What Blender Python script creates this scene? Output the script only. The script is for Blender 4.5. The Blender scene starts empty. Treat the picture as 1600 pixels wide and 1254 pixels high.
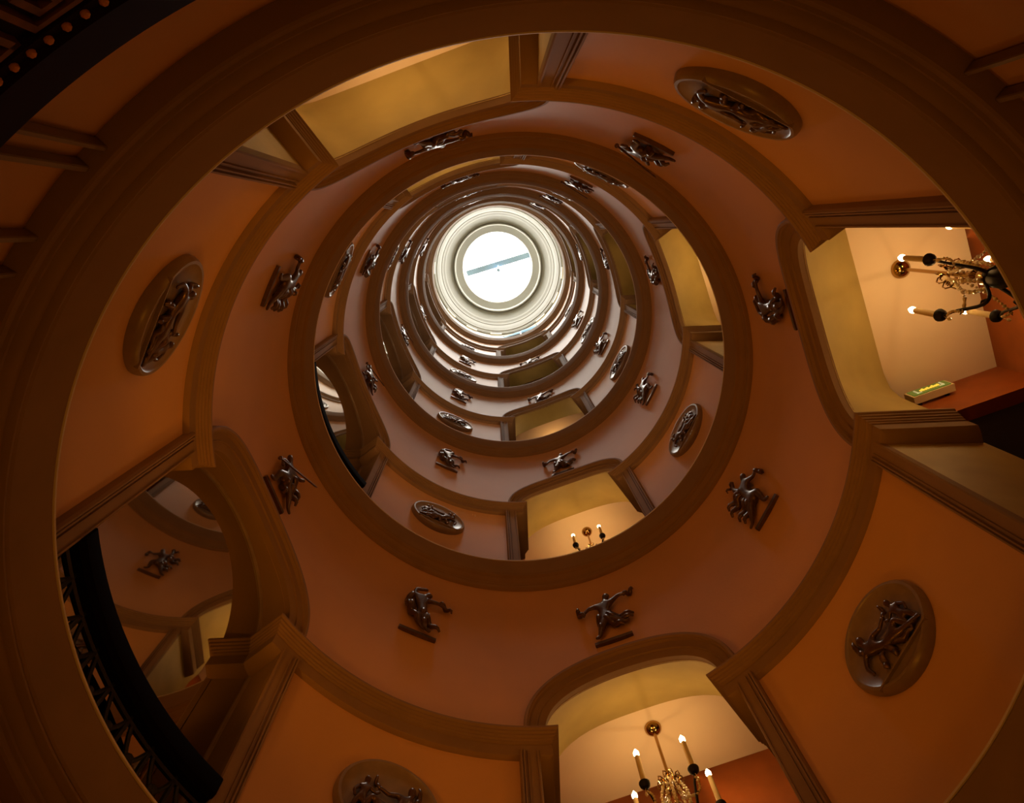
import bpy, bmesh, math, random
from mathutils import Vector, Matrix
random.seed(7)
C = bpy.context.scene.collection
SC = bpy.context.scene
PI = math.pi
S = 1.9            # metres per unit: the clear radius of the well
Z0 = 1.6           # eye height of the camera
TH = -19.8         # bearing of the right-hand arch

# ---------------------------------------------------------------- camera
cam_d = bpy.data.cameras.new('camera'); cam = bpy.data.objects.new('camera', cam_d); C.objects.link(cam)
_r = Vector((0.99961, 0.0, -0.02778)); _d = Vector((-0.00578, 0.97814, -0.20785)); _f = Vector((0.02717, 0.20793, 0.97777))
cam.matrix_world = Matrix(((_r.x, -_d.x, -_f.x, -0.14908 * S), (_r.y, -_d.y, -_f.y, -0.66254 * S), (_r.z, -_d.z, -_f.z, Z0), (0, 0, 0, 1)))
cam_d.sensor_width = 36.0; cam_d.lens = 36.0 * 1262.96 / 1600.0; cam_d.clip_start = 0.01; cam_d.clip_end = 500
SC.camera = cam

# ---------------------------------------------------------------- light and exposure
SKY = 22.0
BULB_W = 1.9
SC.view_settings.view_transform = 'Standard'; SC.view_settings.look = 'None'
SC.view_settings.gamma = 1.0; SC.view_settings.use_curve_mapping = False
SC.view_settings.exposure = 0.10
SC.cycles.use_denoising = True
SC.cycles.max_bounces = 16; SC.cycles.diffuse_bounces = 12; SC.cycles.glossy_bounces = 4; SC.cycles.transparent_max_bounces = 12
SC.cycles.sample_clamp_indirect = 8.0
SC.cycles.caustics_reflective = False; SC.cycles.caustics_refractive = False
w = bpy.data.worlds.new('world'); SC.world = w; w.use_nodes = True
w.node_tree.nodes['Background'].inputs[0].default_value = (1.0, 0.94, 0.85, 1)
w.node_tree.nodes['Background'].inputs[1].default_value = SKY
pl = bpy.data.lights.new('skylight_portal', 'AREA'); pl.shape = 'DISK'; pl.size = 2 * 0.62 * S
pl.cycles.is_portal = True
po = bpy.data.objects.new('skylight_portal', pl); C.objects.link(po)
po.location = (0, 0, Z0 + S * 15.15)

WARM = (1.0, 0.54, 0.18)
def lamp(loc, watts, rad=0.012, col=WARM, name='bulb_light'):
    l = bpy.data.lights.new(name, 'POINT'); l.energy = watts; l.color = col; l.shadow_soft_size = rad
    o = bpy.data.objects.new(name, l); C.objects.link(o); o.location = loc
    return o

# added fill lights without fittings, aimed across the well (watts per storey, ground first)
CROSS = [2.6, 21.0, 22.0, 21.0, 20.0, 20.0]
CROSS_COL = [(1.0, 0.34, 0.02), (1.0, 0.345, 0.025), (1.0, 0.47, 0.14), (1.0, 0.60, 0.30), (1.0, 0.70, 0.45), (1.0, 0.75, 0.52)]
def cross_fill_lights():
    for L, h in enumerate((0.55, 2.15, 4.55, 6.90, 9.15, 11.3)):
        for k in range(4):
            if CROSS[L] <= 0: continue
            a = math.radians(TH + 90 * k)
            l = bpy.data.lights.new('arch_lamp', 'SPOT'); l.energy = CROSS[L] * ((0.65, 0.9, 1.7, 1.3)[k] if L == 1 else 1); l.color = CROSS_COL[L]
            l.spot_size = math.radians(178); l.spot_blend = 1.0; l.shadow_soft_size = 0.06
            o = bpy.data.objects.new('arch_lamp', l); C.objects.link(o)
            o.location = (0.92 * S * math.cos(a), 0.92 * S * math.sin(a), Z0 + S * (h - .30))
            o.rotation_euler = Vector((-math.cos(a), -math.sin(a), 0.8)).to_track_quat('-Z', 'Y').to_euler()
cross_fill_lights()
ground_fill = bpy.data.lights.new('ground_lobby_lamp', 'SPOT'); ground_fill.energy = 85.0; ground_fill.spot_size = math.radians(64); ground_fill.spot_blend = 0.5; ground_fill.color = (1.0, 0.33, 0.02); ground_fill.shadow_soft_size = 0.35
lo_ = bpy.data.objects.new('ground_lobby_lamp', ground_fill); C.objects.link(lo_); lo_.location = (0, 0, 0.1); lo_.rotation_euler = (PI, 0, 0)  # unseen upward fill, added to lift the undersides of the cornices

# ---------------------------------------------------------------- materials
def mat(name, col, rough=0.6, metal=0.0, var=0.08, scale=3.0, bump=0.0, bscale=60.0, spec=0.3, stretch=None, emit=None, estr=0.0):
    m = bpy.data.materials.new(name); m.use_nodes = True
    nt = m.node_tree; b = nt.nodes['Principled BSDF']
    b.inputs['Roughness'].default_value = rough; b.inputs['Metallic'].default_value = metal
    b.inputs['Specular IOR Level'].default_value = spec
    tc = nt.nodes.new('ShaderNodeTexCoord'); mp = nt.nodes.new('ShaderNodeMapping')
    nt.links.new(tc.outputs['Object'], mp.inputs[0])
    if stretch: mp.inputs['Scale'].default_value = stretch
    n = nt.nodes.new('ShaderNodeTexNoise'); n.inputs['Scale'].default_value = scale; n.inputs['Detail'].default_value = 6
    nt.links.new(mp.outputs[0], n.inputs['Vector'])
    cr = nt.nodes.new('ShaderNodeValToRGB')
    lo = [c * (1 - var) for c in col]; hi = [min(1, c * (1 + var)) for c in col]
    cr.color_ramp.elements[0].position = 0.3; cr.color_ramp.elements[1].position = 0.7
    cr.color_ramp.elements[0].color = (*lo, 1); cr.color_ramp.elements[1].color = (*hi, 1)
    nt.links.new(n.outputs['Fac'], cr.inputs[0]); nt.links.new(cr.outputs[0], b.inputs['Base Color'])
    if bump:
        n2 = nt.nodes.new('ShaderNodeTexNoise'); n2.inputs['Scale'].default_value = bscale; n2.inputs['Detail'].default_value = 4
        bp = nt.nodes.new('ShaderNodeBump'); bp.inputs['Strength'].default_value = bump; bp.inputs['Distance'].default_value = 0.01
        nt.links.new(mp.outputs[0], n2.inputs['Vector']); nt.links.new(n2.outputs['Fac'], bp.inputs['Height']); nt.links.new(bp.outputs[0], b.inputs['Normal'])
    if emit:
        b.inputs['Emission Color'].default_value = (*emit, 1); b.inputs['Emission Strength'].default_value = estr
    return m
M = {}
M['wall'] = mat('salmon_plaster', (0.58, 0.33, 0.16), 0.48, spec=0.21, var=0.06, scale=1.2, bump=0.08)
M['trim'] = mat('tan_painted_moulding', (0.245, 0.158, 0.092), 0.65, spec=0.1, var=0.06, scale=4)
M['bead'] = mat('pale_ledge_paint', (0.62, 0.54, 0.45), 0.5)
M['gold'] = mat('golden_yellow_plaster', (0.40, 0.31, 0.10), 0.5, var=0.16, scale=2.0)
M['ceil'] = mat('cream_ceiling_paint', (0.80, 0.66, 0.48), 0.6, var=0.03)
M['lobby'] = mat('brick_orange_wallcover', (0.30, 0.075, 0.011), 0.5, var=0.14, scale=5)
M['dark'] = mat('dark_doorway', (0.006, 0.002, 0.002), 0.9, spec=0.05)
M['floor'] = mat('dark_stone_floor', (0.10, 0.06, 0.04), 0.35, var=0.2)
M['cream'] = mat('cream_dome_paint', (0.335, 0.325, 0.27), 0.6, var=0.02)
M['bronze'] = mat('dark_bronze', (0.10, 0.056, 0.034), 0.28, metal=0.55, var=0.25, scale=30, spec=0.6)
M['plaque'] = mat('brown_plaque_stone', (0.21, 0.148, 0.105), 0.35, var=0.1, scale=15, spec=0.5)
M['iron'] = mat('black_iron', (0.006, 0.005, 0.004), 0.5, metal=0.3, spec=0.5)
M['rail'] = mat('dark_handrail_wood', (0.004, 0.002, 0.0015), 0.9, spec=0.03)
M['fretwood'] = mat('dark_bronze_band', (0.022, 0.007, 0.003), 0.7, spec=0.05, var=0.2)
M['fret'] = mat('worn_bronze_key', (0.17, 0.06, 0.02), 0.5, metal=0.0, var=0.35, scale=25)
M['gilt'] = mat('gilded_bead', (0.85, 0.36, 0.08), 0.4, metal=0.0)
M['brass'] = mat('polished_brass', (0.40, 0.25, 0.085), 0.15, metal=1.0, var=0.05)
M['candle'] = mat('ivory_candle_sleeve', (0.75, 0.58, 0.30), 0.5, var=0.03)
M['bulb'] = mat('lit_flame_bulb', (1, 0.85, 0.6), 0.5, emit=(1.0, 0.72, 0.38), estr=14.0)
M['signbox'] = mat('cream_sign_case', (0.70, 0.60, 0.36), 0.4)
M['signface'] = mat('green_sign_face', (0.10, 0.16, 0.03), 0.3, emit=(0.15, 0.22, 0.03), estr=0.35)
M['signlit'] = mat('lit_yellow_sign', (0.9, 0.6, 0.1), 0.3, emit=(1.0, 0.55, 0.05), estr=0.9)
M['signpale'] = mat('pale_sign_mark', (0.7, 0.72, 0.5), 0.3, emit=(0.6, 0.62, 0.35), estr=0.35)
M['steel'] = mat('blue_grey_paint', (0.42, 0.63, 0.86), 0.5, metal=0.0, var=0.03)
M['white'] = mat('white_storey_paint', (0.80, 0.76, 0.66), 0.55, var=0.02)

def glassmat(name, tint, gloss, rough=0.02):
    m = bpy.data.materials.new(name); m.use_nodes = True; nt = m.node_tree
    for n in list(nt.nodes): nt.nodes.remove(n)
    out = nt.nodes.new('ShaderNodeOutputMaterial'); mix = nt.nodes.new('ShaderNodeMixShader')
    t = nt.nodes.new('ShaderNodeBsdfTransparent'); g = nt.nodes.new('ShaderNodeBsdfGlossy')
    t.inputs[0].default_value = (*tint, 1); g.inputs['Roughness'].default_value = rough
    mix.inputs[0].default_value = gloss
    nt.links.new(t.outputs[0], mix.inputs[1]); nt.links.new(g.outputs[0], mix.inputs[2]); nt.links.new(mix.outputs[0], out.inputs[0])
    return m
M['pane'] = glassmat('skylight_glass', (0.97, 0.98, 0.98), 0.05)
M['winpane'] = glassmat('window_glass', (0.62, 0.72, 0.70), 0.08)
M['crystal'] = mat('cut_crystal', (0.92, 0.78, 0.52), 0.05, spec=1.0, var=0.1)
def mirror_mat():
    m = mat('aged_mirror', (0.62, 0.58, 0.50), 0.02, metal=1.0, var=0.06, scale=2.5)
    return m
M['mirror'] = mirror_mat()

# ---------------------------------------------------------------- mesh helpers (coordinates in units of the well radius)
class MB:
    def __init__(s): s.v = []; s.f = []
    def add(s, vs, fs):
        n = len(s.v); s.v += [tuple(a) for a in vs]; s.f += [tuple(i + n for i in f) for f in fs]
    def grid(s, rows, closed=False):
        n = len(s.v); c = len(rows[0])
        for r in rows: s.v += [tuple(a) for a in r]
        for i in range(len(rows) - 1):
            for j in range(c if closed else c - 1):
                k = (j + 1) % c
                s.f.append((n + i * c + j, n + i * c + k, n + (i + 1) * c + k, n + (i + 1) * c + j))
    def poly(s, pts): s.add(pts, [tuple(range(len(pts)))])
    def hexa(s, a, b):   # a,b : two quads (lists of four points)
        s.add(list(a) + list(b), [(0, 1, 2, 3), (7, 6, 5, 4), (0, 4, 5, 1), (1, 5, 6, 2), (2, 6, 7, 3), (3, 7, 4, 0)])
    def box(s, lo, hi):
        x0, y0, z0 = lo; x1, y1, z1 = hi
        s.hexa([(x0, y0, z0), (x1, y0, z0), (x1, y1, z0), (x0, y1, z0)], [(x0, y0, z1), (x1, y0, z1), (x1, y1, z1), (x0, y1, z1)])
    def tube(s, pts, rad, seg=8, flat=1.0):
        pts = [Vector(p) for p in pts]; rows = []
        rad = rad if isinstance(rad, (list, tuple)) else [rad] * len(pts)
        up = Vector((0, 0, 1))
        for i, p in enumerate(pts):
            t = (pts[min(i + 1, len(pts) - 1)] - pts[max(i - 1, 0)]).normalized()
            a = t.cross(up)
            if a.length < 0.2: a = t.cross(Vector((0, 1, 0)))
            a.normalize(); b = a.cross(t).normalized()
            rows.append([p + (a * math.cos(2 * PI * j / seg) + b * flat * math.sin(2 * PI * j / seg)) * rad[i] for j in range(seg)])
        n = len(s.v); s.grid(rows, True)
        s.f.append(tuple(range(n, n + seg))); e = n + (len(rows) - 1) * seg; s.f.append(tuple(range(e + seg - 1, e - 1, -1)))
    def lathe(s, prof, c=(0, 0, 0), seg=16, sx=1.0, sy=1.0):
        rows = [[(c[0] + sx * r * math.cos(2 * PI * j / seg), c[1] + sy * r * math.sin(2 * PI * j / seg), c[2] + z) for j in range(seg)] for r, z in prof]
        s.grid(rows, True)
    def ball(s, c, r, seg=8, rings=5):
        s.lathe([(max(1e-4, r * math.sin(PI * i / rings)), -r * math.cos(PI * i / rings)) for i in range(rings + 1)], c, seg)
    def mesh(s, name, m, sharp=35, world=False, scale=S):
        me = bpy.data.meshes.new(name)
        off = Z0 if world else 0.0
        me.from_pydata([(x * scale, y * scale, z * scale + off) for x, y, z in s.v], [], s.f)
        bm = bmesh.new(); bm.from_mesh(me)
        bmesh.ops.remove_doubles(bm, verts=bm.verts, dist=1e-5)
        bmesh.ops.recalc_face_normals(bm, faces=bm.faces)
        bm.to_mesh(me); bm.free()
        me.shade_smooth(); me.set_sharp_from_angle(angle=math.radians(sharp))
        me.materials.append(M[m]); return me
    def obj(s, name, m, parent=None, world=True, sharp=35):
        o = bpy.data.objects.new(name, s.mesh(name, m, sharp, world)); C.objects.link(o)
        if parent: o.parent = parent; o.matrix_parent_inverse = parent.matrix_world.inverted()
        return o

def tag(o, label, cat, group=None, kind=None):
    o['label'] = label; o['category'] = cat
    if group: o['group'] = group
    if kind: o['kind'] = kind
    return o
def struct(o, label, cat): return tag(o, label, cat, kind='structure')
def empty(name, mw):
    o = bpy.data.objects.new(name, None); C.objects.link(o); o.matrix_world = mw; o.empty_display_size = 0.1
    return o
def child(name, me, parent, mtx=None):
    o = bpy.data.objects.new(name, me); C.objects.link(o); o.parent = parent
    if mtx is not None: o.matrix_local = mtx
    return o
def cp(th, r, h):
    a = math.radians(th); return (r * math.cos(a), r * math.sin(a), h)
def axes(k):
    a = math.radians(TH + 90 * k); return Vector((math.cos(a), math.sin(a), 0)), Vector((-math.sin(a), math.cos(a), 0))
def op(k, d, t, h):          # opening k : d outwards, t along the wall, h up
    u, v = axes(k); p = u * d + v * t; return (p.x, p.y, h)
def revolve(prof, a0=0, a1=360, step=1.0):
    n = max(2, int(round((a1 - a0) / step))); full = abs(a1 - a0 - 360) < 1e-6
    m = MB()
    rows = [[cp(a0 + (a1 - a0) * i / n, r, h) for r, h in prof] for i in range(n if full else n + 1)]
    if full: rows.append(rows[0])
    m.grid(rows)
    return m

# ---------------------------------------------------------------- levels
LIP = [1.505, 3.886, 6.280, 8.554, 10.762, 12.59]       # upper lips of the cornice rings
RW = 1.08; AH = 17.7; AW = RW * math.sin(math.radians(AH))
AJ = 19.3; AJW = RW * math.sin(math.radians(AJ))
SPR, RISE = 1.02, 0.305      # springing and rise of the arches above the lip below
DOUTS = [1.315, 1.37, 1.14, 1.29]; DMIR = 1.14; DBACK = 1.735; CEIL = 1.495; TW = 0.465
def dout(k, L): return DOUTS[k] if L < 3 or k == 2 else 1.24
SIDE = ['right', 'front', 'left', 'back']
ARCH = ['right-hand arch', 'bottom arch', 'mirrored left arch', 'top arch']
PIER = ['lower right', 'lower left', 'upper left', 'upper right']
STOREY = ['ground', 'first', 'second', 'third', 'fourth', 'fifth', 'sixth']

# cornice rings -------------------------------------------------------------
def cornice(h, r0=1.0):
    o = r0 - 1.0
    return [(RW + .02, h - .002), (1.004 + o, h - .002), (1.0 + o, h - .006), (1.001 + o, h - .016), (1.006 + o, h - .060), (1.017 + o, h - .118), (1.023 + o, h - .126), (1.018 + o, h - .130), (1.018 + o, h - .136), (1.026 + o, h - .141),
            (1.032 + o, h - .142), (1.036 + o, h - .150), (1.044 + o, h - .158), (1.052, h - .162), (1.052, h - .170), (1.058, h - .173), (1.060, h - .186), (1.064, h - .190), (RW + .02, h - .194)]
for i, h in enumerate(LIP):
    o = revolve(cornice(h)).obj('trim_%d' % (i + 1), 'trim', sharp=25)
    struct(o, 'round tan cornice ring %s' % ['largest, nearest the camera, cut off by the picture edges', 'second from the camera, its whole circle in view',
        'third from the camera', 'fourth from the camera', 'fifth from the camera', 'highest, just under the pale dome'][i], 'cornice')
    b = revolve([(1.006, h - .003), (.9985, h - .001), (.9985, h + .005), (1.004, h + .008), (1.04, h + .008)]).obj('ledge_bead', 'bead', o)

# walls ----------------------------------------------------------------------
def arch_h(base, t, A=AW, B=RISE):
    return base + SPR + B * math.sqrt(max(0.0, 1 - (t / A) ** 2))
def wall_sector(k, lo, hi):
    m = MB(); c = TH + 90 * k; NR = 10
    def col(a, z0): return [cp(c + a, RW, z0 + (hi - z0) * j / NR) for j in range(NR + 1)]
    for sgn in (-1, 1):
        m.grid([col(sgn * (45 + (AJ - 45) * i / 12), lo) for i in range(13)])
        m.grid([col(sgn * AJ, lo + SPR - .08), col(sgn * AH, lo + SPR - .08)])
    cols = []
    for i in range(49):
        a = AH * math.sin(PI / 2 * (i - 24) / 24)
        cols.append(col(a, arch_h(lo, RW * math.sin(math.radians(a)))))
    m.grid(cols)
    return m
def hole_profile(base, A=AW, n=32):
    pts = [(-AJW, base), (-AJW, base + SPR - .08)]
    pts += [(-A * math.cos(PI * i / n), base + SPR + RISE * math.sin(PI * i / n)) for i in range(n + 1)]
    pts += [(AJW, base + SPR - .08), (AJW, base)]
    return pts
TANA = math.tan(math.radians(AH))
def rear_profile(k, base, dout, n=32):
    A = dout * TANA if k != 2 else .340; J = dout * math.tan(math.radians(AJ)); top = (CEIL - SPR) if k != 2 else 0.312
    if base > LIP[1] + 1: top = RISE + .01
    top = min(top, TOPCAP.get(base, 9) - SPR)
    p = {2: 2.0, 1: 3.0}.get(k, 12.0)
    pts = [(-J, base), (-J, base + SPR - .08)]
    for i in range(n + 1):
        c, q = math.cos(PI * i / n), math.sin(PI * i / n)
        rr = (abs(c) ** p + abs(q) ** p) ** (-1 / p)
        pts.append((-A * c * rr, base + SPR + top * q * rr))
    pts += [(J, base + SPR - .08), (J, base)]
    return pts
TOPCAP = {LIP[i]: LIP[i + 1] - .16 - LIP[i] for i in range(5)}
def reveal(k, base, dout):
    m = MB(); hp = hole_profile(base); rp = rear_profile(k, base, dout)
    rows = []
    for q in (0, .33, .67, 1):
        row = []
        for (t, h), (t2, h2) in zip(hp, rp):
            d0 = math.sqrt(max(0, RW * RW - t * t)); row.append(op(k, d0 + (dout - d0) * q, t + (t2 - t) * q, h + (h2 - h) * q))
        rows.append(row)
    m.grid(rows)
    return m
wall_objs = {}
trim_n = len(LIP)
IMP = [(-.05, -.125), (0.000, -.125), (.018, -.118), (.018, -.064), (.013, -.062), (.013, -.055), (.021, -.052), (.021, -.044), (.026, -.041), (.026, -.032), (.032, -.029), (.032, -.019), (.038, -.016), (.038, -.006), (.045, -.002), (.045, .008), (.0, .012), (-.05, .012)]
def impost(j, base):
    """moulded band round the pier between openings j and j+1, returning into both openings"""
    LV = LIP.index(base) + 1
    s = base + SPR - 0.005; path = []
    kl, kr = j, (j + 1) % 4
    m = MB()
    def row(fn): return [fn(e, s + y) for e, y in IMP]
    ca, sa = math.cos(math.radians(AH)), math.sin(math.radians(AH))
    def jamb(k, sgn, d):          # a point of the band on the radial jamb, d outwards
        def fn(e, h):
            q = (d - e * sa) / ca if d else math.sqrt((RW - e) ** 2 - e * e)
            return op(k, q * ca + e * sa, sgn * (q * sa - e * ca), h)
        return fn
    dl = min(1.31, dout(kl, LV) + .03) if kl != 2 else DMIR; dr = min(1.31, dout(kr, LV) + .03) if kr != 2 else DMIR
    rows = [row(jamb(kl, 1, q)) for q in (dl, 1.17, 1.11, 0)]
    n = 40
    off = lambda e: AH - math.degrees(math.asin(e / (RW - e)))
    for i in range(1, n): rows.append(row(lambda e, h: cp(TH + 90 * j + off(e) + (90 - 2 * off(e)) * i / n, RW - e, h)))
    rows += [row(jamb(kr, -1, q)) for q in (0, 1.11, 1.17, dr)]
    m.grid(rows); m.poly(rows[0]); m.poly(rows[-1])
    return m
ARP = [(0.0, -.006), (0.0, .022), (.10, .024), (.34, .024), (.36, .030), (.40, .030), (.42, .026), (.70, .026), (.74, .036), (.80, .036), (.84, .042), (.95, .042), (1.0, .036), (1.0, 0.0)]
def archivolt(k, base):
    m = MB(); rows = []; n = 56
    for i in range(n + 1):
        f = PI * i / n; r = []
        for u, e in ARP:
            ang = (AH + 4.2 * u) * -math.cos(f); h = base + SPR + (RISE + .14 * u) * math.sin(f)
            r.append(cp(TH + 90 * k + ang, RW - e, h))
        rows.append(r)
    m.grid(rows); return m
CAS = [(0.0, 0.0), (0.0, .020), (.05, .024), (.12, .024), (.13, .018), (.55, .018), (.56, .024), (.60, .024), (.61, .018), (.72, .018), (.73, .028), (.80, .028), (.82, .022), (.85, .022), (.87, .030), (.94, .030), (1.0, .022), (1.0, 0.0)]
def casing(k, sgn, base):
    m = MB(); top = base + SPR - .10
    m.grid([[cp(TH + 90 * k + sgn * (AJ - .1 + 3.7 * u), RW - e, h) for u, e in CAS] for h in (base, base + SPR * .5, top)])
    return m
for L in range(1, 6):
    base = LIP[L - 1]; top = LIP[L] - .18; st = STOREY[L]
    for k in range(4):
        o = wall_sector(k, base, top).obj('wall_%s' % SIDE[k], 'wall'); wall_objs[L, k] = o
        struct(o, 'salmon plaster well wall around the %s, %s storey up' % (ARCH[k], st), 'wall')
        reveal(k, base, dout(k, L)).obj('arch_reveal', 'trim' if k == 2 else 'gold', o)
        sl = MB(); dd = DMIR if k == 2 else DBACK
        sl.hexa([op(k, 1.075, -.33, base - .16), op(k, dd, -.46, base - .16), op(k, dd, .46, base - .16), op(k, 1.075, .33, base - .16)],
                [op(k, 1.075, -.33, base - .006), op(k, dd, -.46, base - .006), op(k, dd, .46, base - .006), op(k, 1.075, .33, base - .006)])
        sl.obj('threshold', 'floor', o)
    for k in range(4):
        trim_n += 1
        struct(archivolt(k, base).obj('trim_%d' % trim_n, 'trim', sharp=25), 'stepped tan moulding curving over the %s, %s storey up' % (ARCH[k], st), 'moulding')
        trim_n += 1
        struct(impost(k, base).obj('trim_%d' % trim_n, 'trim', sharp=25), 'ribbed tan band at arch springing on the %s pier, %s storey up' % (PIER[k], st), 'moulding')
        for sgn in (-1, 1):
            trim_n += 1
            pr = PIER[k] if sgn > 0 else PIER[(k - 1) % 4]
            struct(casing(k, sgn, base).obj('trim_%d' % trim_n, 'trim', sharp=25), 'upright grooved casing of the %s on the %s pier, %s storey up' % (ARCH[k], pr, st), 'moulding')

# lobbies behind the open arches -------------------------------------------------
def lobby(k, L):
    DOUT = dout(k, L)
    base = LIP[L - 1]; H = base + min(CEIL, LIP[L] - .16 - base); st = STOREY[L]; a = ARCH[k]
    m = MB()
    tl, tr = -TW - (.25 if k == 1 else 0.1), TW
    m.poly([op(k, DOUT, tl, H), op(k, DBACK, tl, H), op(k, DBACK, tr, H), op(k, DOUT, tr, H)])
    struct(m.obj('ceiling', 'ceil'), 'flat cream ceiling of the lobby behind the %s, %s storey up' % (a, st), 'ceiling')
    m = MB()
    m.poly([op(k, DBACK, tl, base), op(k, DBACK, tr, base), op(k, DBACK, tr, H), op(k, DBACK, tl, H)])
    hd = base + 1.215
    for t, sg in ((tr, 1), (tl, -1)):
        m.poly([op(k, DOUT, t, hd), op(k, DBACK, t, hd), op(k, DBACK, t, H), op(k, DOUT, t, H)])
        m.poly([op(k, DOUT, t, hd), op(k, DBACK, t, hd), op(k, DBACK, t + sg * .05, hd), op(k, DOUT, t + sg * .05, hd)])
    hp = rear_profile(k, base, DOUT)[2:-2]; AR = DOUT * math.tan(math.radians(AJ))
    m.grid([[op(k, DOUT, t, h) for t, h in hp], [op(k, DOUT, t, max(h, H)) for t, h in hp]])
    for t0, t1 in ((tl, -AR), (AR, tr)):
        m.poly([op(k, DOUT, t0, base), op(k, DOUT, t1, base), op(k, DOUT, t1, H), op(k, DOUT, t0, H)])
    wo = m.obj('wall_%s' % ['right', 'front', 'left', 'back'][k], 'lobby')
    struct(wo, 'brick orange lobby walls seen through the %s, %s storey up' % (a, st), 'wall')
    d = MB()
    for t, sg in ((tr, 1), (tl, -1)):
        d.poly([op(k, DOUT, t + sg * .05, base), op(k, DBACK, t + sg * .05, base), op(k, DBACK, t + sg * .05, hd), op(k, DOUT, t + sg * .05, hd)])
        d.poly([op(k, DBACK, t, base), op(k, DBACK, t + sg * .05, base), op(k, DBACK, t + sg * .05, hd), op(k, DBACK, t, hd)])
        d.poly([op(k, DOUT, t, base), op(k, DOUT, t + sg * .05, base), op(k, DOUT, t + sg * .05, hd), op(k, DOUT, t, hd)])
    d.obj('dark_doorway', 'dark', wo)  # near-black sheets paint in the shade of the unlit openings
    f = MB(); f.poly([op(k, DOUT, tl - .05, base - .004), op(k, DBACK, tl - .05, base - .004), op(k, DBACK, tr + .05, base - .004), op(k, DOUT, tr + .05, base - .004)])
    struct(f.obj('floor', 'floor'), 'dark lobby floor behind the %s, %s storey up' % (a, st), 'floor')
for L in range(1, 6):
    for k in (0, 1, 3): lobby(k, L)

# mirrors in the left arches ---------------------------------------------------------
def mirror(L):
    base = LIP[L - 1]; st = STOREY[L]
    hp = rear_profile(2, base, DMIR)
    front = [op(2, DMIR - .006, t, h) for t, h in hp]; back = [op(2, DMIR + .006, t, h) for t, h in hp]
    m = MB(); m.poly(front); m.poly(back); m.grid([front, back])
    root = m.obj('arched_mirror', 'mirror', sharp=20)
    tag(root, 'tall arched wall mirror filling the left opening, %s storey up' % st, 'mirror', 'mirrors in the left openings')
    f = MB(); rows = []
    for q, d in ((0, DMIR - .006), (0, DMIR - .013), (.004, DMIR - .015), (.009, DMIR - .012), (.010, DMIR - .006)):
        rows.append([op(2, d, t * (1 - q / .34), base + SPR + (h - base - SPR) * (1 - q / .31) if h > base + SPR else h) for t, h in hp])
    f.grid(rows); f.obj('mirror_frame', 'plaque', root)
for L in range(1, 6): mirror(L)

# railings across the mirrored arches --------------------------------------------------
def railing(L):
    base = LIP[L - 1]; c = TH + 180; a = 19.4
    root = empty('balcony_railing', Matrix.Translation(Vector(cp(c, 1.06, base)) * S + Vector((0, 0, Z0))))
    tag(root, 'black curved balcony railing in front of the left mirror, %s storey up' % STOREY[L], 'railing', 'railings in front of the mirrors')
    hr = base + .265; n = 24
    prof = [(1.045, hr), (1.052, hr + .012), (1.104, hr + .012), (1.112, hr), (1.110, hr - .050), (1.098, hr - .062), (1.060, hr - .062), (1.047, hr - .050)]
    m = MB(); rows = [[cp(c - a + 2 * a * i / n, r, h) for r, h in prof] for i in range(n + 1)]
    m.grid(rows, True); m.poly(rows[0]); m.poly(rows[-1]); m.obj('handrail', 'rail', root)
    for hh, nm in ((hr - .075, 'upper_bar'), (base + .03, 'lower_bar')):
        m = MB(); m.tube([cp(c - a + 2 * a * i / n, 1.083, hh) for i in range(n + 1)], .008, 6); m.obj(nm, 'iron', root)
    nb = 8
    for i in range(nb):
        a0 = c - a + 2 * a * (i + .08) / nb; a1 = c - a + 2 * a * (i + .92) / nb; am = (a0 + a1) / 2
        m = MB()
        m.tube([cp(a0, 1.083, base + .0), cp(a0, 1.083, hr - .035)], .0075, 6)
        m.obj('baluster', 'iron', root)
        m = MB()
        for s0, s1 in ((a0, a1), (a1, a0)):
            m.tube([cp(s0 + (s1 - s0) * q, 1.083, base + .03 + (hr - .105 - base) * q + .012 * math.sin(2 * PI * q)) for q in [j / 8 for j in range(9)]], .006, 6)
        m.lathe([(.001, -.02), (.014, -.012), (.016, 0), (.014, .012), (.001, .02)], cp(am, 1.083, base + .03 + (hr - .105 - base) / 2), 8)
        m.obj('scroll_panel', 'iron', root)
for L in (1, 2): railing(L)

# unseen shell added to stop sky light leaking in below the top storey
o = revolve([(3.2, -Z0 / S), (3.2, 12.55), (RW - .01, 12.55)], step=6).obj('wall_outer', 'dark'); struct(o, 'plain outer shell of the building, out of sight behind the lobbies', 'wall')
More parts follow.
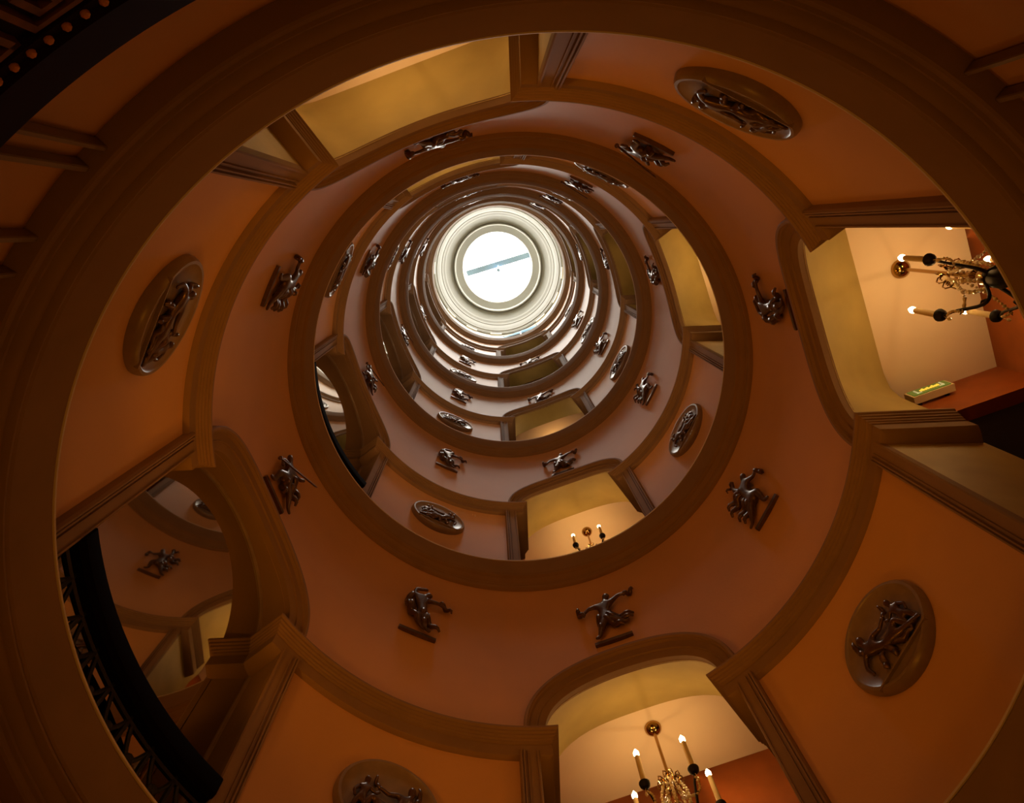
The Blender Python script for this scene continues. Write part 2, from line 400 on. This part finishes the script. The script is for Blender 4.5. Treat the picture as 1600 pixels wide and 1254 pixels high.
# ground storey ----------------------------------------------------------------------------
zf = -Z0 / S
g = revolve([(RW + .02, zf), (RW + .02, LIP[0] - .18)], step=3).obj('wall_ground', 'wall'); struct(g, 'dim salmon wall of the ground storey around the camera', 'wall')
f = revolve([(0.001, zf), (3.25, zf)], step=6).obj('floor', 'floor'); struct(f, 'dark stone floor at the foot of the well', 'floor')
for j in range(4):
    c = TH + 45 + 90 * j
    for q, (off, wd) in enumerate(((-21.5, .25), (-19.2, .3), (-11.8, .3), (-8.2, .25), (8.2, .25), (11.8, .3), (19.2, .3), (21.5, .25))):  # moulding strips in a darker tone, standing in for shadow lines
        trim_n += 1; a = c + off
        m = MB(); rows = [[cp(a + x, r, h) for x, r in ((-wd, RW + .015), (-wd, 1.077), (-wd * .7, 1.075), (wd * .7, 1.075), (wd, 1.077), (wd, RW + .015))] for h in (zf, LIP[0] - .185)]
        m.grid(rows); m.poly(rows[1])
        o = m.obj('trim_%d' % trim_n, 'plaque'); struct(o, 'thin upright strip, %s of eight across the dim %s ground storey wall' % (('first', 'second', 'third', 'fourth', 'fifth', 'sixth', 'seventh', 'eighth', 'ninth', 'tenth')[q], PIER[j]), 'moulding')
# dark ring with Greek key, close above the camera
hk = 0.905
trim_n += 1
ring = revolve([(RW + .02, hk), (1.0, hk), (.995, hk - .01), (.995, hk - .085), (1.003, hk - .087), (1.003, hk - .103), (1.012, hk - .106), (1.012, hk - .200), (1.0, hk - .205), (1.0, hk - .24), (RW + .02, hk - .24)]).obj('trim_%d' % trim_n, 'fretwood', sharp=25)
struct(ring, 'dark bronze ring with Greek key band and gilded beads, nearest the camera', 'cornice')
bd = MB()
for i in range(300): bd.ball(cp(360 * i / 300, 1.001, hk - .095), .0048, 8, 5)
o = bd.obj('gilded_beading', 'gilt', ring); o['kind'] = 'stuff'
km = MB(); wk = .0040
path = [(-.034, -.040), (.034, -.040), (.034, .036), (-.020, .036), (-.020, -.022), (.016, -.022), (.016, .016), (-.004, .016), (-.004, -.004)]
for (x0, y0), (x1, y1) in zip(path[:-1], path[1:]):
    km.box((min(x0, x1) - wk, min(y0, y1) - wk, 0), (max(x0, x1) + wk, max(y0, y1) + wk, .010))
kme = km.mesh('fret_key', 'fret')
def wallmat(th, r, h):
    a = math.radians(th); u = Vector((math.cos(a), math.sin(a), 0)); wv = Vector((-math.sin(a), math.cos(a), 0))
    p = u * r * S + Vector((0, 0, Z0 + h * S))
    return Matrix(((-wv.x, 0, -u.x, p.x), (-wv.y, 0, -u.y, p.y), (0, 1, 0, p.z), (0, 0, 0, 1)))
for i in range(80):
    child('fret_key', kme, ring, wallmat(4.5 * i, 1.0125, hk - .153))

# top storey, dome and skylight ---------------------------------------------------------------
lo = LIP[5]; hi = 13.64
for k in range(4):
    m = MB(); c = TH + 90 * k
    for a0, a1 in (((-45, -16), (16, 45)) if k == 1 else ((-45, 45),)):
        m.grid([[cp(c + a0 + (a1 - a0) * i / 16, RW, z) for z in (lo, hi)] for i in range(17)])
    if k == 1:
        m.grid([[cp(c - 16 + 2 * i, RW, z) for z in (lo, lo + .12)] for i in range(17)]); m.grid([[cp(c - 16 + 2 * i, RW, z) for z in (13.52, hi)] for i in range(17)])
    o = m.obj('wall_%s' % SIDE[k], 'white'); struct(o, 'sunlit white top storey wall on the %s side, under the dome' % ['right', 'lower', 'left', 'upper'][k], 'wall')
    for off in (22, 45, 68):
        b = MB(); a = c + off; hw = 5.2
        pr = [(RW + .01, hi - .11), (1.055, hi - .11), (1.050, hi - .09), (1.050, hi - .02), (1.060, hi), (RW + .01, hi)]
        rows = [[cp(a - hw + 2 * hw * i / 6, r, h) for r, h in pr] for i in range(7)]
        b.grid(rows); b.poly(rows[0]); b.poly(rows[-1]); b.obj('lintel_block', 'white', o)
wf = MB()
for t0, t1, h0, h1 in ((-.33, -.30, lo + .1, 13.55), (.30, .33, lo + .1, 13.55), (-.33, .33, 13.50, 13.55), (-.33, .33, lo + .1, lo + .15), (-.012, .012, lo + .1, 13.55)):
    wf.hexa([op(1, 1.07, t0, h0), op(1, 1.07, t1, h0), op(1, 1.10, t1, h0), op(1, 1.10, t0, h0)], [op(1, 1.07, t0, h1), op(1, 1.07, t1, h1), op(1, 1.10, t1, h1), op(1, 1.10, t0, h1)])
o = wf.obj('window_2', 'steel'); struct(o, 'steel framed clerestory window of the top storey, lower side', 'window')
p = MB(); p.poly([op(1, 1.085, -.31, lo + .12), op(1, 1.085, .31, lo + .12), op(1, 1.085, .31, 13.53), op(1, 1.085, -.31, 13.53)]); p.obj('pane', 'winpane', o)
p = MB(); p.hexa([op(1, 1.076, -.30, lo + .55), op(1, 1.076, -.30, lo + .585), op(1, 1.076, .30, lo + .885), op(1, 1.076, .30, lo + .85)], [op(1, 1.096, -.30, lo + .55), op(1, 1.096, -.30, lo + .585), op(1, 1.096, .30, lo + .885), op(1, 1.096, .30, lo + .85)]); p.obj('stay_bar', 'iron', o)
dome = [(RW + .03, 13.60), (1.055, 13.60), (1.055, 13.64), (1.042, 13.66), (1.038, 13.72), (1.020, 13.74), (1.016, 13.80), (1.000, 13.83), (.985, 13.92), (.965, 14.02), (.955, 14.03), (.950, 14.08), (.925, 14.14), (.912, 14.16), (.905, 14.20),
        (.895, 14.25), (.84, 14.345), (.785, 14.445), (.778, 14.425), (.764, 14.41), (.750, 14.425), (.748, 14.48), (.740, 14.58), (.635, 14.69), (.628, 14.695), (.625, 14.70), (.625, 15.12), (.66, 15.14), (1.3, 15.14), (1.3, 13.6)]
o = revolve(dome, step=1.5).obj('ceiling', 'cream', sharp=30); struct(o, 'pale cream stepped dome ring around the round skylight', 'ceiling')
m = MB(); m.lathe([(.618, 15.06), (.618, 15.10), (.64, 15.10), (.64, 15.06), (.618, 15.06)], seg=96)
win = m.obj('window_1', 'steel'); struct(win, 'round white skylight at the top of the well', 'window')
m = MB(); m.lathe([(.001, 15.10), (.625, 15.10)], seg=96); m.obj('pane', 'pane', win)
m = MB(); A = Vector((-.560, .125, 14.90)); B = Vector((.575, -.215, 14.90)); dr = (B - A).normalized(); nr = Vector((-dr.y, dr.x, 0)) * .052
up = Vector((0, 0, .045))
m.hexa([A - nr, A + nr, A + nr + up, A - nr + up], [B - nr, B + nr, B + nr + up, B - nr + up])
m.obj('skylight_beam', 'steel', win)
m = MB(); mid = (A + B) / 2
m.lathe([(.001, -.02), (.035, -.02), (.035, .0), (.001, .01)], tuple(mid), 12)
m.tube([mid, mid + Vector((.01, .06, -.10)), mid + Vector((.02, .10, -.16))], .014, 6)
m.tube([mid + Vector((0, -.12, .06)), mid + Vector((0, .0, .02))], .006, 5)
m.lathe([(.001, -.05), (.03, -.03), (.035, .02), (.001, .03)], tuple(mid + Vector((.01, .10, -.12))), 8)
m.obj('hanging_hook', 'steel', win)

# ---------------------------------------------------------------- bronze reliefs
def skinned(name, chains, m, scale, flat=0.55, subs=2):
    """one continuous body from joints: chains = lists of (key, x, y, z, r) ; a repeated key re-uses the joint"""
    verts, rad, keys, edges = [], [], {}, []
    for ch in chains:
        prev = None
        for it in ch:
            if it[0] in keys: i = keys[it[0]]
            else:
                _, x, y, z, r = it; i = len(verts); keys[it[0]] = i
                verts.append((x * scale, y * scale, z * scale * 1.0)); rad.append(r * scale)
            if prev is not None: edges.append((prev, i))
            prev = i
    me = bpy.data.meshes.new(name + '_frame'); me.from_pydata(verts, edges, [])
    o = bpy.data.objects.new(name + '_frame', me); C.objects.link(o)
    sk = o.modifiers.new('s', 'SKIN'); o.modifiers.new('u', 'SUBSURF').levels = subs
    sv = me.skin_vertices[0].data
    for i, r in enumerate(rad):
        sv[i].radius = (r, r); sv[i].use_root = (i == 0)
    dg = bpy.context.evaluated_depsgraph_get()
    out = bpy.data.meshes.new_from_object(o.evaluated_get(dg)); out.name = name
    bpy.data.objects.remove(o)
    for v in out.vertices: v.co.z = v.co.z * flat
    out.shade_smooth(); out.materials.clear(); out.materials.append(M[m])
    return out
def ch(*a): return a
POSES = []
# 1 dancer with skirt flung to one side
POSES.append(dict(name='dancer with flung skirt', body=[
    [('hip', -.03, .47, .10, .085), ('waist', -.02, .58, .11, .065), ('chest', .01, .71, .12, .085), ('neck', .04, .83, .12, .035), ('head', .06, .91, .12, .062), ('crown', .08, .97, .12, .045)],
    [('chest',), ('s1', -.11, .75, .12, .045), ('e1', -.22, .74, .13, .032), ('h1', -.31, .64, .14, .026)],
    [('chest',), ('s2', .13, .77, .12, .045), ('e2', .23, .84, .13, .032), ('h2', .34, .83, .14, .026)],
    [('hip',), ('k1', -.09, .27, .13, .058), ('a1', -.16, .09, .10, .030), ('t1', -.22, .05, .12, .024)],
    [('hip',), ('k2', .10, .33, .13, .055), ('a2', .21, .24, .10, .032), ('t2', .28, .24, .12, .024)]],
    cloth=[[(-.02, .50), (.14, .36), (.36, .34), .06], [(0, .48), (.16, .28), (.34, .28), .06], [(-.04, .46), (.06, .24), (.20, .16), .065], [(-.1, .5), (-.13, .35), (-.10, .2), .06], [(-.29, .62), (-.40, .70), (-.36, .82), .05], [(.30, .82), (.40, .83), (.46, .90), .05]]))
# 2 dancer bending with arm over head
POSES.append(dict(name='bending dancer, arm overhead', body=[
    [('hip', .02, .46, .10, .085), ('waist', -.02, .57, .11, .068), ('chest', -.05, .70, .12, .088), ('neck', .01, .80, .12, .036), ('head', .06, .86, .12, .062), ('crown', .09, .91, .12, .048)],
    [('chest',), ('s1', -.15, .76, .12, .045), ('e1', -.13, .91, .13, .034), ('h1', .04, .99, .13, .028)],
    [('chest',), ('s2', .08, .74, .12, .043), ('e2', .22, .76, .13, .032), ('h2', .35, .68, .14, .026)],
    [('hip',), ('k1', .04, .27, .14, .058), ('a1', .08, .09, .11, .032), ('t1', .16, .05, .12, .024)],
    [('hip',), ('k2', -.05, .28, .11, .055), ('a2', .03, .12, .09, .030), ('t2', .10, .08, .10, .022)]],
    cloth=[[(-.15, .76), (-.26, .60), (-.18, .40), .06], [(-.18, .55), (-.16, .38), (-.04, .22), .07], [(.04, .4), (.12, .2), (.28, .14), .055], [(.22, .78), (.36, .76), (.42, .66), .045], [(.0, .46), (.02, .3), (.06, .14), .075]]))
# 3 crouching figure with a long staff
POSES.append(dict(name='striding figure with staff', body=[
    [('hip', .0, .42, .10, .085), ('waist', -.03, .52, .11, .07), ('chest', -.06, .64, .12, .09), ('neck', -.13, .72, .12, .036), ('head', -.18, .78, .12, .06), ('crown', -.20, .84, .12, .045)],
    [('chest',), ('s1', -.16, .64, .13, .044), ('e1', -.26, .54, .14, .032), ('h1', -.20, .42, .15, .027)],
    [('chest',), ('s2', .05, .70, .12, .044), ('e2', .14, .78, .13, .032), ('h2', .20, .90, .14, .027)],
    [('hip',), ('k1', -.16, .32, .13, .06), ('a1', -.15, .10, .10, .032), ('t1', -.23, .05, .11, .024)],
    [('hip',), ('k2', .15, .28, .12, .058), ('a2', .26, .12, .10, .032), ('t2', .33, .08, .11, .024)]],
    cloth=[[(.02, .62), (.18, .58), (.30, .44), .06], [(.05, .45), (.2, .42), (.32, .32), .06], [(-.02, .42), (.02, .28), (.06, .14), .07]],
    staff=[(-.34, .28), (.38, 1.02)]))
# 4 leaping figure with raised arm
POSES.append(dict(name='kneeling dancer, arm raised', body=[
    [('hip', .02, .44, .10, .088), ('waist', .0, .56, .11, .07), ('chest', -.04, .69, .12, .088), ('neck', -.09, .79, .12, .036), ('head', -.13, .86, .12, .06), ('crown', -.14, .92, .12, .046)],
    [('chest',), ('s1', .07, .77, .12, .044), ('e1', .10, .91, .13, .033), ('h1', .04, 1.04, .13, .027)],
    [('chest',), ('s2', -.14, .72, .12, .044), ('e2', -.24, .61, .13, .032), ('h2', -.33, .64, .14, .026)],
    [('hip',), ('k1', -.13, .34, .14, .06), ('a1', -.10, .12, .10, .032), ('t1', -.18, .06, .11, .024)],
    [('hip',), ('k2', .12, .25, .12, .058), ('a2', .22, .10, .10, .032), ('t2', .30, .06, .11, .024)]],
    cloth=[[(.05, .72), (.22, .82), (.36, .74), .055], [(.06, .68), (.24, .68), (.38, .58), .055], [(.05, .5), (.18, .42), (.34, .36), .06], [(.04, .44), (.14, .3), (.30, .22), .06], [(-.30, .64), (-.38, .56), (-.34, .46), .045], [(.03, 1.02), (.12, 1.08), (.2, 1.02), .035]]))
FH = .385
def blades(cl, scale, zc=.07):
    out = []
    for a, b, c, r in cl:
        m = MB()
        pts = []; rr = []
        for i in range(9):
            q = i / 8
            x = (1 - q) ** 2 * a[0] + 2 * q * (1 - q) * b[0] + q * q * c[0]; y = (1 - q) ** 2 * a[1] + 2 * q * (1 - q) * b[1] + q * q * c[1]
            pts.append((x * scale, y * scale, (zc + .03 * math.sin(3 * PI * q)) * scale)); rr.append(scale * r * (.35 + .65 * math.sin(PI * min(1, .15 + .85 * q))) * .8)
        m.tube(pts, rr, 8, .8); out.append(('drapery_fold', m.mesh('drapery_fold', 'bronze', 60)))
    return out
parts_cache = []
for P in POSES:
    d = [('body', skinned('body', P['body'], 'bronze', FH * S, 0.62))]
    d += blades(P['cloth'], FH)
    b = MB(); b.box((-.255 * FH, -.03 * FH, -.01 * FH), (.255 * FH, .022 * FH, .045 * FH)); d.append(('ground_bar', b.mesh('ground_bar', 'bronze')))
    if 'staff' in P:
        b = MB(); (x0, y0), (x1, y1) = P['staff']
        b.tube([(x0 * FH, y0 * FH, .16 * FH), (x1 * .9 * FH, y1 * .95 * FH, .16 * FH), (x1 * FH, y1 * FH, .16 * FH)], [.012 * FH, .012 * FH, .004 * FH], 8)
        b.ball((x0 * FH, y0 * FH, .16 * FH), .028 * FH); d.append(('staff', b.mesh('staff', 'bronze', 60)))
    parts_cache.append(d)
FIGPOS = ['over the right-hand arch', 'over the lower right pier', 'over the bottom arch', 'over the lower left pier', 'over the mirrored left arch', 'over the upper left pier', 'over the top arch', 'over the upper right pier']
POSE_AT = [3, 3, 0, 1, 2, 0, 1, 3]
POSE_AT = [1, 3, 0, 1, 2, 3, 0, 2]
FLIP = [0, 1, 0, 0, 0, 0, 1, 1]
for L in range(1, 5):
    for j in range(8):
        hh = LIP[L - 1] + (1.572 if L < 3 else 1.572 - (2.38 - (LIP[L] - LIP[L - 1])) * .75)
        root = empty('bronze_figure', wallmat(TH + 45 * j, RW - .001, hh) @ Matrix.Diagonal((-.84 if FLIP[j] else .84, 1, .9, 1)))
        tag(root, 'bronze %s %s, %s storey up' % (POSES[POSE_AT[j]]['name'], FIGPOS[j], STOREY[L]), 'relief', 'bronze figures on the %s storey frieze' % STOREY[L])
        for nm, me in parts_cache[POSE_AT[j]]: child(nm, me, root)

# oval medallions -------------------------------------------------------------------------
ma, mb = .165, .170
pm = MB(); n = 56
prof = [(1.0, -.012), (1.0, .012), (.985, .022), (.95, .030), (.90, .030), (.865, .025), (.6, .024), (.001, .024)]
rows = [[(ma * f * math.cos(2 * PI * j / n), mb * f * math.sin(2 * PI * j / n), z) for j in range(n)] for f, z in prof]
pm.grid(rows, True); plaque_me = pm.mesh('plaque', 'plaque', 40)
bm_ = MB(); bm_.box((-.118, -.117, .022), (.118, -.111, .034)); ledge_me = bm_.mesh('ground_bar', 'plaque')
RS = .167
rec = skinned('reclining_figure', [
    [('hip', .10, -.36, .26, .11), ('waist', -.12, -.22, .26, .09), ('chest', -.30, -.02, .27, .12), ('neck', -.36, .18, .27, .05), ('head', -.38, .32, .28, .09), ('crown', -.36, .42, .28, .06)],
    [('chest',), ('s1', -.48, .0, .27, .06), ('e1', -.60, -.22, .28, .045), ('h1', -.56, -.46, .28, .036)],
    [('chest',), ('s2', -.14, .10, .29, .06), ('e2', .06, .02, .31, .045), ('h2', .24, .12, .31, .036)],
    [('hip',), ('k1', .34, -.14, .30, .085), ('a1', .46, -.48, .27, .048), ('t1', .56, -.54, .27, .034)],
    [('hip',), ('k2', .32, -.44, .27, .08), ('a2', .60, -.52, .25, .046), ('t2', .70, -.54, .25, .034)]], 'bronze', RS * S, .8)
rec2 = skinned('small_companion', [
    [('hip', .50, -.20, .26, .075), ('chest', .48, .02, .27, .08), ('neck', .47, .14, .27, .036), ('head', .46, .24, .28, .068), ('crown', .45, .31, .28, .05)],
    [('chest',), ('s1', .38, .04, .28, .042), ('e1', .28, -.06, .29, .033), ('h1', .20, .02, .30, .028)],
    [('chest',), ('s2', .58, .02, .27, .042), ('e2', .66, -.12, .28, .033), ('h2', .62, -.26, .28, .028)],
    [('hip',), ('k1', .44, -.36, .28, .055), ('a1', .46, -.56, .25, .034), ('t1', .40, -.60, .26, .026)],
    [('hip',), ('k2', .60, -.34, .26, .055), ('a2', .64, -.54, .25, .034), ('t2', .70, -.58, .25, .026)]], 'bronze', RS * S, .8)
cl = blades([[(-.44, .05), (-.58, .2), (-.5, .5), .07], [(.05, -.4), (.2, -.52), (.45, -.60), .08], [(-.2, -.3), (-.36, -.46), (-.30, -.62), .08], [(.2, .1), (.34, .26), (.3, .44), .05], [(-.1, -.25), (0, -.5), (-.05, -.64), .08]], RS, .20)
for L in range(1, 6):
    hm = LIP[L - 1] + (.545 if L < 3 else .545 - .03 * (L - 2))
    for j in range(4):
        root = empty('oval_medallion', wallmat(TH + 45 + 90 * j, RW - .006, hm) @ Matrix.Diagonal((-1 if j in (1, 3) else 1, 1, 1, 1)))
        tag(root, 'oval brown medallion with reclining relief on the %s pier, %s storey up' % (PIER[j], STOREY[L]), 'medallion', 'medallions of the %s storey' % STOREY[L])
        child('plaque', plaque_me, root); child('ground_bar', ledge_me, root); child('reclining_figure', rec, root); child('small_companion', rec2, root)
        for nm, me in cl: child(nm, me, root)

# ---------------------------------------------------------------- chandeliers
def flame(m, c):
    m.lathe([(.001, -.018), (.0065, -.016), (.0115, -.005), (.0115, .005), (.007, .016), (.0025, .025), (.0006, .029)], c, 10)
RHO = .155
def chandelier_meshes():
    d = {}
    m = MB(); m.lathe([(.001, -.030), (.010, -.028), (.024, -.022), (.034, -.010), (.036, .0), (.001, .0)], seg=24); d['canopy'] = (m.mesh('canopy', 'brass'), None)
    m = MB(); m.tube([(0, 0, -.024), (0, 0, -.34)], .0068, 8); m.tube([(0, 0, -.34), (0, 0, -.47)], .0085, 8); d['stem'] = (m.mesh('stem', 'brass'), None)
    m = MB(); m.lathe([(.001, -.455), (.018, -.46), (.022, -.475), (.014, -.49), (.020, -.50), (.026, -.52), (.026, -.555), (.030, -.56), (.001, -.562)], seg=16); d['hub'] = (m.mesh('hub', 'brass'), None)
    m = MB(); m.lathe([(.001, -.562), (.024, -.562), (.031, -.585), (.030, -.615), (.020, -.650), (.009, -.672), (.006, -.685), (.012, -.70), (.006, -.712), (.001, -.72)], seg=16); d['urn'] = (m.mesh('urn', 'iron'), None)
    # arm along +x
    m = MB(); pts = []
    for i in range(13):
        q = i / 12; x = .024 + (RHO - .024) * (q ** .9); z = -.555 - .075 * math.sin(PI * min(1, q * 1.25)) + .07 * max(0, q - .55) / .45
        pts.append((x, 0, z))
    m.tube(pts, [.0065 - .002 * i / 12 for i in range(13)], 8)
    for q in (4, 8): m.tube([pts[q], (pts[q][0] + .012, 0, pts[q][2] + .022), (pts[q][0] + .026, 0, pts[q][2] + .016)], [.005, .004, .001], 6)
    zc = pts[-1][2]
    m.tube([pts[-1], (RHO, 0, zc + .012)], .005, 8)
    arm = m.mesh('arm', 'iron')
    zc += .012
    m = MB(); m.lathe([(.001, -.012), (.010, -.010), (.019, .0), (.021, .012), (.016, .016), (.001, .016)], (RHO, 0, zc), 14); cup = m.mesh('drip_cup', 'iron')
    m = MB(); m.lathe([(.001, zc + .012), (.0105, zc + .012), (.0095, -.312), (.004, -.308), (.001, -.308)], (RHO, 0, 0), 12); cand = m.mesh('candle_sleeve', 'candle')
    m = MB(); flame(m, (RHO, 0, -.293)); bulb = m.mesh('flame_bulb', 'bulb')
    # crystal strings
    def string(pts, r):
        m = MB()
        for p in pts: m.ball(p, r, 6, 4)
        return m
    m = MB(); n = 15
    for q in range(n):
        f = q / (n - 1); x = .024 + .10 * f ** 1.2; z = -.365 - .19 * f - .03 * math.sin(PI * f); m.ball((x, 0, z), .0048 + .0018 * (q % 3 == 0), 8, 5)
    for q in range(7):
        f = q / 6; m.ball((.130 + .02 * f, .012 * math.sin(PI * f), -.56 + .06 * f), .005, 6, 4)
    strand = m.mesh('crystal_strand', 'crystal')
    m = MB()
    for q in range(14):
        f = q / 13; x = .030 + .022 * math.sin(PI * f); z = -.352 - .19 * f; m.ball((x * .81, x * .59, z), .0058 + .002 * (q % 2), 8, 5)
    strand2 = m.mesh('crystal_strand', 'crystal')
    m = MB()
    for sgn in (1, -1):
        pts = [(.010 + .046 * (1 - math.cos(a)) * .5 * (1 - .035 * i), sgn * .014, -.345 + .034 * math.sin(a) * (1 - .04 * i)) for i, a in enumerate([PI * .25 * k for k in range(13)])]
        m.tube(pts, .0028, 5)
    loop = m.mesh('wire_scroll', 'brass')
    m = MB(); m.lathe([(.001, -.012), (.005, -.006), (.006, .0), (.003, .008), (.001, .012)], (RHO + .006, 0, zc - .05), 8); m.tube([(RHO, 0, zc - .008), (RHO + .006, 0, zc - .038)], .001, 4)
    drop = m.mesh('crystal_drop', 'crystal')
    return d, [('arm', arm), ('drip_cup', cup), ('candle_sleeve', cand), ('flame_bulb', bulb), ('crystal_strand', strand), ('crystal_strand', strand2), ('wire_scroll', loop), ('crystal_drop', drop)]
CH = chandelier_meshes()
def chandelier(k, L, d, t, rot, label, bright, shadows):
    H = LIP[L - 1] + CEIL
    p = Vector(op(k, d, t, H)); loc = p * S + Vector((0, 0, Z0))
    root = empty('candle_chandelier', Matrix.Translation(loc))
    tag(root, label, 'chandelier', 'candle chandeliers in the lobbies')
    for nm, (me, _) in CH[0].items(): child(nm, me, root)
    for i in range(5):
        R = Matrix.Rotation(math.radians(rot + 72 * i), 4, 'Z')
        for nm, me in CH[1]:
            child(nm, me, root, R)
        if shadows:
            q = R @ Vector((RHO * S, 0, -.255 * S)); lamp(loc + q, bright)
    if not shadows: lamp(loc + Vector((0, 0, -.12 * S)), bright * 5, .06)
for k, L, d, t, rot in ((0, 1, 1.473, -.022, 55), (1, 1, 1.468, -.027, 0), (3, 1, 1.47, 0, 20), (0, 2, 1.47, 0, 40), (1, 2, 1.52, -.016, 70), (3, 2, 1.47, 0, 10), (1, 3, 1.50, 0, 0)):
    chandelier(k, L, d, t, rot, 'brass and black candle chandelier with crystal strings behind the %s, %s storey up' % (ARCH[k], STOREY[L]), BULB_W * (.5 if L == 3 else 1), L < 3)
for k, L in ((0, 3), (3, 3)):  # fill added in lobbies where no lamp is modelled
    lamp(Vector(op(k, 1.5, 0, LIP[L - 1] + 1.1)) * S + Vector((0, 0, Z0)), BULB_W * .8, .15, name='lobby_light')

# ---------------------------------------------------------------- illuminated sign in the right lobby
base = LIP[0]
u, v = axes(0)
loc = Vector(op(0, 1.425, TW, base + 1.405)) * S + Vector((0, 0, Z0))
mw = Matrix(((u.x, 0, -v.x, loc.x), (u.y, 0, -v.y, loc.y), (0, 1, 0, loc.z), (0, 0, 0, 1)))   # x along the wall, y up, z out of the wall
root = empty('illuminated_sign', mw)
tag(root, 'small lit yellow and green sign box on the orange wall behind the right-hand arch', 'sign')
m = MB(); m.box((-.078, -.036, .012), (.078, .036, .040)); child('sign_case', m.mesh('sign_case', 'signbox'), root)
m = MB(); m.box((-.060, -.020, 0), (-.045, .020, .012)); m.box((.045, -.020, 0), (.060, .020, .012)); child('wall_bracket', m.mesh('wall_bracket', 'iron'), root)
m = MB(); m.box((-.070, -.029, .040), (.070, .029, .043)); child('sign_face', m.mesh('sign_face', 'signface'), root)
m = MB()
for x0, x1 in ((-.052, -.046), (.046, .052)): m.box((x0, -.018, .043), (x1, .018, .045))
m.box((-.052, -.018, .043), (-.034, -.013, .045)); m.box((.034, -.018, .043), (.052, -.013, .045))
child('pale_border', m.mesh('pale_border', 'signpale'), root)
m = MB()
for i, hgt in enumerate((.012, .020, .011, .017, .010, .019, .013, .016)):
    x = -.034 + i * .0094; m.box((x, -.008, .043), (x + .0062, -.008 + hgt, .0455))
child('lit_glyphs', m.mesh('lit_glyphs', 'signlit'), root)
